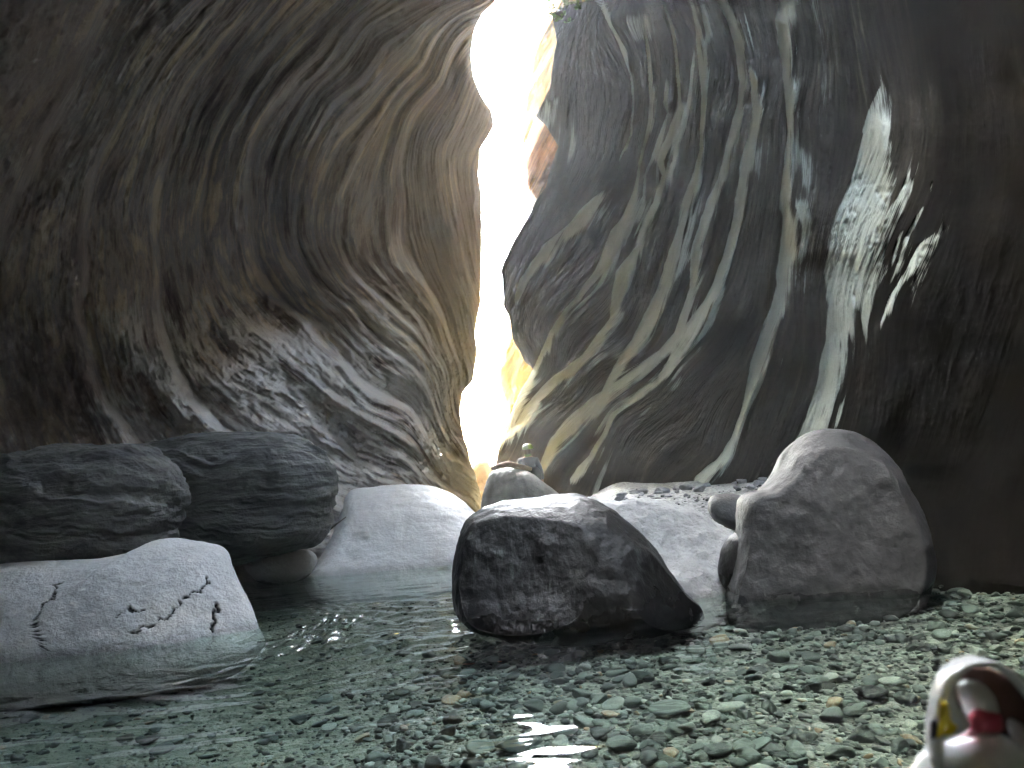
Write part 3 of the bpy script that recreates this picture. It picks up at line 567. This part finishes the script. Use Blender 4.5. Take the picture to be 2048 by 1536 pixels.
# ------------------------------------------------------------------ pebbles
def ico(sub):
    import bmesh
    bm = bmesh.new(); bmesh.ops.create_icosphere(bm, subdivisions=sub, radius=1.0)
    V = np.array([v.co[:] for v in bm.verts]); F = np.array([[v.index for v in f.verts] for f in bm.faces]); bm.free(); return V, F
def stone_shape(V, seed):
    r = np.random.RandomState(seed); sx, sy, sz = 1.0, r.uniform(.5, .95), r.uniform(.25, .6)
    W = V.copy()
    for _ in range(8):   # facets
        n = r.normal(size=3); n /= np.linalg.norm(n); d = W @ n - r.uniform(.45, .85); W = W - np.clip(d, 0, None)[:, None]*0.95*n
    W = W*(1+0.09*fbm(W[:, 0]*1.4+seed, W[:, 1]*1.4, W[:, 2]*1.4, o=3, seed=seed))[:, None]
    return W*np.array([sx, sy, sz])
V3, F3 = ico(3); V2, F2 = ico(2)
stones3 = [stone_shape(V3, 300+i) for i in range(14)]; stones2 = [stone_shape(V2, 300+i) for i in range(14)]; V1, F1 = ico(1); V1b, F1b = ico(2)
stones1 = [stone_shape(V1, 300+i) for i in range(14)]
def peb_mat(name, col):
    t = NT(name); o = t.obj(); tone = t.attr('tone')
    info = t.n('ShaderNodeObjectInfo').outputs['Random']
    n = t.noise(o, 9, 6, .6)
    k = t.math('ADD', tone, t.math('MULTIPLY', t.math('SUBTRACT', n, 0.5), 0.35))
    c = t.ramp(k, col)
    return t.pbsdf(c, 0.5, t.bump(t.noise(o, 30, 6, .6), 0.5, 0.01), 0.35)
PC = [(0.0, (0.018, 0.018, 0.02)), (0.3, (0.05, 0.058, 0.058)), (0.55, (0.08, 0.095, 0.092)), (0.85, (0.13, 0.15, 0.142)), (0.95, (0.28, 0.29, 0.27)), (1.0, (0.26, 0.18, 0.12))]
mPeb = peb_mat('wet_river_pebble', PC)
# candidate positions
P_ = []
tries = 0
def occupied_bank(x, y): return False
cand = []
for i in range(26000):
    y = 2.6 + 7.0*rng.rand()**1.15; hw = 0.78*y+0.4
    x = rng.uniform(-hw, hw)
    if x < -0.9 and rng.rand() < 0.55*min(1, (-0.9-x)/0.8): continue
    if y > 6.6 and 0.2 < x: 
        if rng.rand() < 0.75: continue
    if x < -0.5 and y > 6.5: 
        if rng.rand() < 0.5: continue
    s = 0.0165*math.exp(rng.normal()*0.6+0.1)
    if rng.rand() < 0.045: s *= 2.1
    if x < -1.0: s *= 0.8
    cand.append((x, y, min(s, 0.085), rng.rand(), rng.rand()*6.28, rng.randint(14)))
# the few big stones one can point at: px, py, half-length m, yaw, tone, squash
BIG = [(1340, 1432, .125, .25, .62, 'largest rounded grey stone under the water, in front of the tall grey boulder'),
       (1268, 1412, .075, .1, .7, 'pale flat oval stone touching the left end of the largest underwater stone'),
       (1030, 1500, .105, .2, .55, 'wide bluish grey stone just left of the bright reflection in the foreground'),
       (1745, 1400, .11, .5, .12, 'long dark angular stone left of the white bag'),
       (1560, 1325, .095, .1, .85, 'pale flat stone under water below the foot of the tall grey boulder'),
       (1440, 1286, .085, .0, .97, 'light rectangular stone just below the tip of the tall grey boulder'),
       (900, 1470, .07, -.2, .02, 'blackish stone in the foreground left of the wide bluish one'),
       (870, 1405, .05, -.1, .03, 'small blackish stone deeper in the pool in front of the black boulder'),
       (1245, 1500, .08, .3, .45, 'mid grey stone below the largest underwater stone'),
       (1660, 1440, .08, .6, .8, 'pale stone lying next to the long dark angular one'),
       (660, 1460, .06, .4, .9, 'whitish pebble alone in the silty left part of the pool'),
       (975, 1262, .07, .0, .88, 'pale stone at the left foot of the black boulder'),
       (868, 1206, .07, .2, .05, 'dark little rock breaking the surface left of the black boulder')]
def drop(px, py, z0=None):
    r = rays(px, py); tq = 1.0
    for k in range(60):
        p = CAM + r*tq; zb = float(bedz(np.array(p[0]), np.array(p[1]))); tq += (p[2]-zb)/max(-r[2], 0.05)*0.6
    return CAM + r*tq
def thing_pebble(x, y, z, s, tone, rz, k, label, group, V=None, cat='pebble', name='pebble', tilt=0.0):
    W = stones3[k]*s; c_, s_ = math.cos(rz), math.sin(rz)
    me = peb_mesh(k, round(tone*12)/12.0)
    o = bpy.data.objects.new(name, me); COL.objects.link(o); o.location = (x, y, z); o.scale = (s, s, s); o.rotation_euler = (rng.uniform(-.15, .15), rng.uniform(-.15, .15)+tilt, rz)
    o['label'] = label; o['category'] = cat
    if group: o['group'] = group
    return o
_pm = {}
def peb_mesh(k, tone):
    if (k, tone) not in _pm:
        me = raw_mesh('pebble', stones3[k], F3, dict(tone=np.full(len(V3), tone))); me.materials.append(mPeb); _pm[(k, tone)] = me
    return _pm[(k, tone)]
bigpos = []
for i, (px, py, s, rz, tone, lab) in enumerate(BIG):
    p = drop(px, py); z = float(bedz(np.array(p[0]), np.array(p[1])))
    if i == 12: p = at(px, py, 7.7); z = -0.06
    s *= 1.0
    thing_pebble(p[0], p[1], z+s*0.30, s, tone, rz, i % 14, lab, None, cat='stone', name='stone'); bigpos.append((p[0], p[1], s))
cand = [c for c in cand if all((c[0]-b[0])**2+(c[1]-b[1])**2 > (b[2]*0.95)**2 for b in bigpos)]
def vis(c):
    v = np.array([c[0], c[1], bedz(np.array(c[0]), np.array(c[1]))])-CAM; zf = v@f0; px = CX+FPX*(v@RV)/zf; py = CY-FPX*(v@UV)/zf
    blocked = (890 < px < 1370 and py < 1275) or (px < 540 and py < 1330) or (px > 1440 and px < 1840 and py < 1270) or (px > 1840 and py > 1320)
    return (0 < px < 2048 and py < 1536 and not blocked), c[2]/zf
sc = []
for c in cand:
    ok, a_ = vis(c); sc.append(a_ if ok else 0)
order = np.argsort(-np.array(sc)); top = set(order[:285].tolist())
rest2 = []; Vs = []; Fs = []; Ts = []; base = 0
for i, c in enumerate(cand):
    x, y, s, tone, rz, k = c; z = float(bedz(np.array(x), np.array(y))) + s*0.22
    if i in top:
        tn = 'dark' if tone < .3 else ('pale' if tone > .8 else 'grey green')
        thing_pebble(x, y, z, s, tone, rz, k, tn+' rounded pebble lying on the bed of the shallow stream', 'pebbles on the bed of the shallow stream, '+tn)
    else:
        FF = F2 if sc[i] > 0.0036 else F1
        W = (stones2 if sc[i] > 0.0036 else stones1)[k]*s; tx, ty = rng.uniform(-.3, .3, 2); c_, s_ = math.cos(rz), math.sin(rz)
        W = np.stack([W[:, 0], W[:, 1]-tx*W[:, 2], W[:, 2]+tx*W[:, 1]], 1)
        W = np.stack([W[:, 0]*c_-W[:, 1]*s_, W[:, 0]*s_+W[:, 1]*c_, W[:, 2]], 1)+np.array([x, y, z])
        Vs.append(W); Fs.append(FF+base); Ts.append(np.full(len(W), tone)); base += len(W)
me = raw_mesh('gravel', np.concatenate(Vs), np.concatenate(Fs), dict(tone=np.concatenate(Ts))); me.materials.append(mPeb)
link('gravel', me, kind='stuff', label='small grey green pebbles covering the stream bed', cat='gravel')
# stones lying on the pale bank
mBank = rock_mat('pale_bank_stone', (0.30, 0.31, 0.32), (0.5, 0.51, 0.52), (1, 1, 1), 0.75, 1.0, wet=-1)
bank_me = []
for k in range(5):
    me = raw_mesh('bank_stone', stones3[k+3], F3, dict(crack=np.zeros(len(V3)))); me.materials.append(mBank); bank_me.append(me)
for i in range(60):
    x = rng.uniform(0.9, 3.4); y = rng.uniform(9.4, 11.0) if i < 50 else rng.uniform(8.6, 9.4); s = rng.uniform(.04, .13)*(1.0 if i < 30 else .6)
    z = float(bedz(np.array(x), np.array(y)))+s*.25
    o = link('bank_stone', bank_me[i % 5], label='pale stone resting on the grey gravel bank beyond the pale sloping rock', cat='stone', group='stones on the gravel bank', loc=(x, y, z)); o.scale = (s, s, s); o.rotation_euler = (0, 0, rng.rand()*6)

# ------------------------------------------------------------------ driftwood, stick, leaves
def tube(path, rad, n=10, seed=0):
    path = np.array(path, float); R = []
    for i, p in enumerate(path):
        d = path[min(i+1, len(path)-1)]-path[max(i-1, 0)]; d /= np.linalg.norm(d); a1 = np.cross(d, [0, 0, 1.0]); a1 /= np.linalg.norm(a1); a2 = np.cross(a1, d)
        th = np.linspace(0, 2*math.pi, n, endpoint=False); r = (rad[i] if hasattr(rad, '__len__') else rad)*(1+0.15*vn(th*1.0, th*0+i*.7, seed=seed))
        R.append(p+(np.cos(th)*r)[:, None]*a1+(np.sin(th)*r)[:, None]*a2)
    R = [np.repeat(path[:1], n, 0)]+R+[np.repeat(path[-1:], n, 0)]
    return grid_mesh('wood', np.stack(R), dict(crack=np.zeros(n*(len(R)))), close_u=True)
mWood = rock_mat('pale_driftwood', (0.30, 0.20, 0.14), (0.52, 0.40, 0.30), (12, 2, 12), 0.75, 1.0, wet=-1)
mTwig = rock_mat('dark_twig', (0.05, 0.04, 0.03), (0.12, 0.10, 0.08), (8, 8, 8), 0.8, 1.0, wet=-1)
lp = [at(x, y, 15.6+0.1*i) for i, (x, y) in enumerate([(984, 937), (1000, 932), (1018, 928), (1030, 932), (1048, 936), (1062, 938)])]
link('driftwood', tube(lp, [.045, .06, .07, .06, .06, .04], 12, 3), mWood, label='pale driftwood log lying across the top of the streaked rock', cat='driftwood')
lp = [at(x, y, D) for x, y, D in [(652, 1066, 9.9), (668, 1052, 9.9), (692, 1034, 10.1)]]
link('stick', tube(lp, [.012, .012, .006], 8), mTwig, label='thin dark stick bridging the big dark boulder and the white slab', cat='stick')
def leaf(px, py, s, rz, col, lab, z=None):
    p = drop(px, py); z = float(bedz(np.array(p[0]), np.array(p[1])))+0.035 if z is None else z
    if z > -0.02: p = CAM + rays(px, py)*(-CAM[2]/rays(px, py)[2])
    u = np.linspace(-1, 1, 12); prof = (1-u**2)**0.8*0.42; v = np.linspace(-1, 1, 7)
    U, Vv = np.meshgrid(u, v); P = np.stack([U*s, Vv*prof[None]*s, 0.12*s*(U**2)+0.15*s*np.abs(Vv)*prof[None]], -1)
    me = grid_mesh('leaf', P); t = NT('leaf_colour'); t.pbsdf(t.mix(t.noise(t.obj(), 60, 4), col, tuple(c*.6 for c in col)), 0.6); me.materials.append(t.m)
    sol = link('leaf', me, label=lab, cat='leaf', loc=(p[0], p[1], z)); sol.rotation_euler = (0.1, 0.1, rz)
    md = sol.modifiers.new('thick', 'SOLIDIFY'); md.thickness = 0.001
leaf(793, 1271, .035, 1.2, (0.6, 0.42, 0.05), 'yellow leaf floating in front of the white slab', z=0.012)
leaf(938, 1338, .06, .5, (0.16, 0.05, 0.03), 'reddish brown leaf sunk below the black boulder')
leaf(905, 1440, .04, 2.3, (0.14, 0.05, 0.03), 'small brown leaf sunk near the blackish stones')
leaf(1000, 1333, .02, .3, (0.35, 0.13, 0.05), 'tiny orange leaf sunk right of the reddish brown leaf')

# ------------------------------------------------------------------ plants at the top of the slot
def tuft(px, py, D, n, s, lab, seed):
    r = np.random.RandomState(seed); c = at(px, py, D); Vs, Fs = [], []; b = 0
    for i in range(n):
        o_ = c+r.normal(size=3)*np.array([.28, .25, .14])*s
        for j in range(7):
            d = r.normal(size=3); d[2] = abs(d[2])*.6; d /= np.linalg.norm(d); sd_ = np.cross(d, r.normal(size=3)); sd_ /= np.linalg.norm(sd_)
            L = r.uniform(.05, .12)*s; w_ = L*.28
            Vs += [o_, o_+d*L*.5+sd_*w_, o_+d*L, o_+d*L*.5-sd_*w_]; Fs.append([b, b+1, b+2, b+3]); b += 4
    me = raw_mesh('leaves', np.array(Vs), np.array(Fs), smooth=False)
    root = link('fern_clump', None, label=lab, cat='plant', loc=None)
    t = NT('fern_green'); t.pbsdf(t.mix(t.noise(t.obj(), 6, 3), (0.06, 0.12, 0.02), (0.14, 0.20, 0.04)), 0.6, **{'Transmission Weight': 0.0})
    me.materials.append(t.m); root.location = c; me.transform(Matrix.Translation(-Vector(c)))
    link('leaves', me, parent=root)
    st = tube([(0, 0, -.25*s), (0.02, 0, -.05), (0.0, 0.02, .1*s)], [.02, .015, .006], 6); link('stem', st, mTwig, parent=root)
tuft(1160, 2, 12.6, 110, 1.0, 'bright green plants on the rim of the dark wall atop the slot', 1)

# ------------------------------------------------------------------ person
def skin_part(name, verts, edges, radii, mat, parent, sub=2):
    me = bpy.data.meshes.new(name); me.from_pydata(verts, edges, []); me.materials.append(mat)
    o = bpy.data.objects.new(name, me); COL.objects.link(o); o.parent = parent
    md = o.modifiers.new('skin', 'SKIN'); md.use_smooth_shade = True
    for i, r in enumerate(radii): me.skin_vertices[0].data[i].radius = (r, r) if not hasattr(r, '__len__') else r
    me.skin_vertices[0].data[0].use_root = True
    ms = o.modifiers.new('sub', 'SUBSURF'); ms.levels = sub; ms.render_levels = sub
    dg = bpy.context.evaluated_depsgraph_get(); dg.update()
    nm = bpy.data.meshes.new_from_object(o.evaluated_get(dg)); o.modifiers.clear(); o.data = nm
    nm.polygons.foreach_set('use_smooth', np.ones(len(nm.polygons), dtype=bool))
    return o
def simple(name, col, rough=0.7, **kw):
    t = NT(name); n = t.noise(t.obj(), 20, 5); t.pbsdf(t.mix(n, tuple(c*.75 for c in col), col), rough, t.bump(n, .2, .01), **kw); return t.m
def person():
    p = at(1056, 922, 16.9); base = Vector((p[0], p[1], -0.15))
    root = link('person', None, label='person in a grey blue jacket and pale green helmet standing behind the driftwood rock', cat='person', loc=base)
    skin = simple('skin', (0.45, 0.28, 0.2)); jacket = simple('grey_blue_jacket', (0.07, 0.085, 0.11)); trousers = simple('dark_trousers', (0.03, 0.03, 0.035))
    V = [(0, 0, .95), (0, 0, 1.12), (0, .01, 1.3), (0, .02, 1.42), (0, .03, 1.52), (0, .04, 1.62), (0, .04, 1.70),
         (.17, .01, 1.40), (.27, .02, 1.14), (.30, -.08, .92), (.30, -.14, .84),
         (-.17, .01, 1.40), (-.28, .04, 1.15), (-.25, .20, 1.0), (-.22, .28, .98),
         (.10, 0, .88), (.12, .02, .50), (.12, -.04, .09), (.13, .1, .04), (-.10, 0, .88), (-.12, .06, .5), (-.12, 0, .09), (-.13, .14, .04)]
    E = [(0, 1), (1, 2), (2, 3), (3, 4), (4, 5), (5, 6), (3, 7), (7, 8), (8, 9), (9, 10), (3, 11), (11, 12), (12, 13), (13, 14), (0, 15), (15, 16), (16, 17), (17, 18), (0, 19), (19, 20), (20, 21), (21, 22)]
    R = [(.15, .11), (.15, .11), (.17, .12), (.13, .10), .06, (.08, .095), (.06, .08), .06, .045, .032, .03, .06, .045, .032, .03, .085, .06, .04, .04, .085, .06, .04, .04]
    # hands: five short chains each
    for w_i, sgn, d in ((10, 1, (0, -.3, -.95)), (14, -1, (.1, .9, -.4))):
        d = Vector(d).normalized(); w0 = Vector(V[w_i]); side = d.cross(Vector((0, 0.3, 1))).normalized()
        for j, L in enumerate((.085, .095, .09, .07)):
            a0 = w0+d*.05+side*(j-1.5)*.02; a1 = a0+d*L*.6; a2 = a1+(d+Vector((0, .0, -.4))).normalized()*L*.5
            k = len(V); V += [tuple(a0), tuple(a1), tuple(a2)]; E += [(w_i, k), (k, k+1), (k+1, k+2)]; R += [.012, .009, .008]
        a0 = w0+side*.04*sgn; a1 = a0+(d+side*sgn).normalized()*.05; k = len(V); V += [tuple(a0), tuple(a1)]; E += [(w_i, k), (k, k+1)]; R += [.012, .009]
    skin_part('body', V, E, R, skin, root, 1)
    jv = [(0, 0, .93), (0, 0, 1.12), (0, .01, 1.3), (0, .02, 1.43), (0, .03, 1.49), (.18, .01, 1.41), (.27, .02, 1.14), (.295, -.07, .95), (-.18, .01, 1.41), (-.28, .04, 1.15), (-.26, .18, 1.01)]
    je = [(0, 1), (1, 2), (2, 3), (3, 4), (3, 5), (5, 6), (6, 7), (3, 8), (8, 9), (9, 10)]
    skin_part('jacket', jv, je, [(.18, .14), (.18, .14), (.20, .15), (.16, .12), .075, .085, .062, .05, .085, .062, .05], jacket, root)
    tv = [(0, 0, .97), (.10, 0, .86), (.12, .02, .5), (.12, -.04, .12), (-.10, 0, .86), (-.12, .06, .5), (-.12, 0, .12)]
    skin_part('trousers', tv, [(0, 1), (1, 2), (2, 3), (0, 4), (4, 5), (5, 6)], [(.17, .13), .10, .078, .06, .10, .078, .06], trousers, root)
    # helmet, hair, collar, pack
    def blob(nm, c, s, mat, par, cut=None, seed=1, e=1.0):
        W = V3*np.array(s)*(1+0.03*fbm(V3[:, 0]*2, V3[:, 1]*2, V3[:, 2]*2, seed=seed))[:, None]
        if cut is not None: W[:, 2] = np.maximum(W[:, 2], cut)
        me = raw_mesh(nm, W+np.array(c), F3); me.materials.append(mat); return link(nm, me, parent=par)
    hel = blob('helmet', (0, .035, 1.70), (.115, .135, .10), simple('helmet_white', (0.24, 0.30, 0.20), .5), root, cut=-.035)
    blob('helmet_side', (.05, .035, 1.705), (.085, .125, .088), simple('helmet_lime', (0.20, 0.32, 0.04), .5), hel, cut=-.03)
    blob('hair', (0, .0, 1.62), (.082, .085, .10), simple('brown_hair', (0.06, 0.045, 0.03)), root)
    blob('face', (0, .085, 1.63), (.06, .06, .085), skin, root)
    blob('collar', (0, .02, 1.535), (.085, .085, .05), simple('green_collar', (0.12, 0.2, 0.06)), root)
    pk = blob('shoulder_bag', (.17, -.12, 1.05), (.13, .10, .22), simple('black_bag', (0.01, 0.01, 0.012), .5), root, seed=4)
    link('strap', tube([(-.14, -.02, 1.47), (-.04, -.16, 1.36), (.08, -.17, 1.2), (.16, -.15, 1.1)], .02, 8), simple('strap_black', (0.015, 0.015, 0.015)), parent=pk)
    blob('water_bottle', (.10, -.19, .98), (.035, .035, .10), simple('blue_bottle', (0.15, 0.4, 0.6), .3), pk)
    root.rotation_euler = (0, 0, math.radians(-12))
person()

# ------------------------------------------------------------------ the white bag in the near right corner
def bag():
    D = 0.62
    c = at(1955, 1490, D); root = link('bag', None, label='shiny white hooded bag with brown lining, yellow patch and red band in the near corner', cat='bag', loc=c)
    white = simple('white_plastic', (0.9, 0.9, 0.9), .22); brown = simple('brown_lining', (0.085, 0.035, 0.025), .7); red = simple('red_band', (0.72, 0.10, 0.17), .4); yel = simple('yellow_patch', (0.95, 0.72, 0.01), .3); drk = simple('dark_slot', (0.03, 0.02, 0.04), .5); grey = simple('pale_grey_fabric', (0.72, 0.72, 0.73), .4)
    def L(px, py, d=0.0): return np.array(at(px, py, D+d))-np.array(c)
    def strip(nm, path, halfw, thick, mat, par, dn=0.0, seed=0):
        """curved thick band: path pixels (x,y,d, w) ; breadth runs in depth"""
        P = []
        pth = np.array(path, float); k = np.linspace(0, len(pth)-1, 60); pp = np.stack([np.interp(k, np.arange(len(pth)), pth[:, i]) for i in range(4)], 1)
        for _ in range(6): pp[1:-1] = (pp[:-2]+pp[1:-1]*2+pp[2:])/4
        pts = np.array([L(a_[0], a_[1], a_[2]) for a_ in pp])
        for i in range(60):
            tg = pts[min(i+1, 59)]-pts[max(i-1, 0)]; tg /= np.linalg.norm(tg); b_ = np.array([0.25, 1.0, -0.15]); b_ -= tg*(b_@tg); b_ /= np.linalg.norm(b_); nn = np.cross(tg, b_)
            th = np.linspace(0, 2*math.pi, 20, endpoint=False); hw = halfw; tk = pp[i, 3]/FPX*D
            P.append(pts[i]+(np.sign(np.cos(th))*np.abs(np.cos(th))**.6*hw)[:, None]*b_+(np.sign(np.sin(th))*np.abs(np.sin(th))**.8*tk)[:, None]*nn)
        P = [np.repeat(P[0].mean(0)[None], 20, 0)]+P+[np.repeat(P[-1].mean(0)[None], 20, 0)]
        return link(nm, (lambda m_: (m_.materials.append(mat), m_)[1])(grid_mesh(nm, np.stack(P), close_u=True)), parent=par)
    def puff(nm, ol, dd, th, mat, par, seed=0, wr=.0):
        ol = np.array(ol, float); n = len(ol); pts = []
        for i in range(n):
            p0, p1, p2, p3 = ol[i-1], ol[i], ol[(i+1) % n], ol[(i+2) % n]
            for u in np.linspace(0, 1, 8, endpoint=False): pts.append(0.5*((2*p1)+(-p0+p2)*u+(2*p0-5*p1+4*p2-p3)*u*u+(-p0+3*p1-3*p2+p3)*u**3))
        pts = np.array(pts); O = np.array([L(a_, b_, dd) for a_, b_ in pts]); C = O.mean(0); ph = np.linspace(0, math.pi, 40)
        P = C+(O-C)[None]*(np.sin(ph)**.75)[:, None, None]; P[..., 1] -= (np.cos(ph)*th)[:, None]
        P = P*(1+wr*fbm(P[..., 0]*60+P[..., 2]*40, P[..., 2]*20, P[..., 1]*20, o=3, seed=seed))[..., None]
        me = grid_mesh(nm, P, close_u=True); bm_fix(me); me.materials.append(mat); return link(nm, me, parent=par)
    body = puff('body', [(1835, 1545), (1870, 1500), (1915, 1475), (1975, 1462), (2020, 1478), (2060, 1520), (2090, 1600), (2060, 1720), (1900, 1740), (1800, 1650)], 0.0, .035, white, root, 2, .10)
    puff('lining', [(1898, 1385), (1915, 1345), (1955, 1328), (2000, 1345), (2040, 1380), (2075, 1430), (2080, 1520), (1990, 1520), (1930, 1480), (1905, 1440)], .035, .012, brown, root, 3)
    hood = strip('hood', [(1868, 1520, .0, 9), (1868, 1460, 0, 12), (1880, 1400, 0, 14), (1893, 1350, 0, 10), (1925, 1326, 0, 7), (1965, 1320, .005, 5), (2005, 1335, .01, 5), (2045, 1372, .015, 5), (2085, 1430, .02, 5)], .018, .004, white, root)
    puff('hood_edge', [(1880, 1400), (1902, 1380), (1912, 1405), (1930, 1430), (1938, 1452), (1900, 1478), (1872, 1485), (1868, 1450)], -.012, .008, white, hood, 5)
    puff('yellow_patch', [(1882, 1408), (1896, 1410), (1902, 1440), (1914, 1452), (1905, 1468), (1885, 1470), (1872, 1475), (1878, 1450)], -.020, .004, yel, hood, 6)
    puff('side_slot', [(1864, 1442), (1873, 1440), (1872, 1470), (1863, 1476)], -.020, .003, drk, hood, 7)
    inner = puff('inner_fold', [(1925, 1380), (1935, 1362), (1958, 1364), (1978, 1385), (1988, 1425), (1985, 1470), (1945, 1470), (1938, 1430)], .0, .016, grey, root, 8)
    puff('red_band', [(1948, 1424), (1970, 1418), (1998, 1428), (1998, 1462), (1950, 1466), (1920, 1474), (1940, 1455)], -.012, .010, red, inner, 9)
    puff('grey_side_fold', [(2020, 1440), (2045, 1450), (2080, 1500), (2080, 1560), (2050, 1530), (2030, 1480)], -.005, .010, grey, root, 10)
bag()

# ------------------------------------------------------------------ haze added for the bloom round the slot
hv = np.array([(x, y, z) for z in (-3.0, 40.0) for y in (-14.0, 70.0) for x in (-30.0, 30.0)])
hf = np.array([[0, 2, 3, 1], [4, 5, 7, 6], [0, 1, 5, 4], [2, 6, 7, 3], [0, 4, 6, 2], [1, 3, 7, 5]])
t = NT('bloom_haze'); pv = t.n('ShaderNodeVolumePrincipled'); pv.inputs['Density'].default_value = 0.0018; pv.inputs['Color'].default_value = (0.95, 0.97, 1, 1); pv.inputs['Anisotropy'].default_value = 0.6
t.l(pv.outputs[0], t.out.inputs['Volume'])
link('added_haze', raw_mesh('added_haze', hv, hf, smooth=False), t.m, kind='stuff', label='thin haze added for the bright bloom round the slot', cat='added_haze')
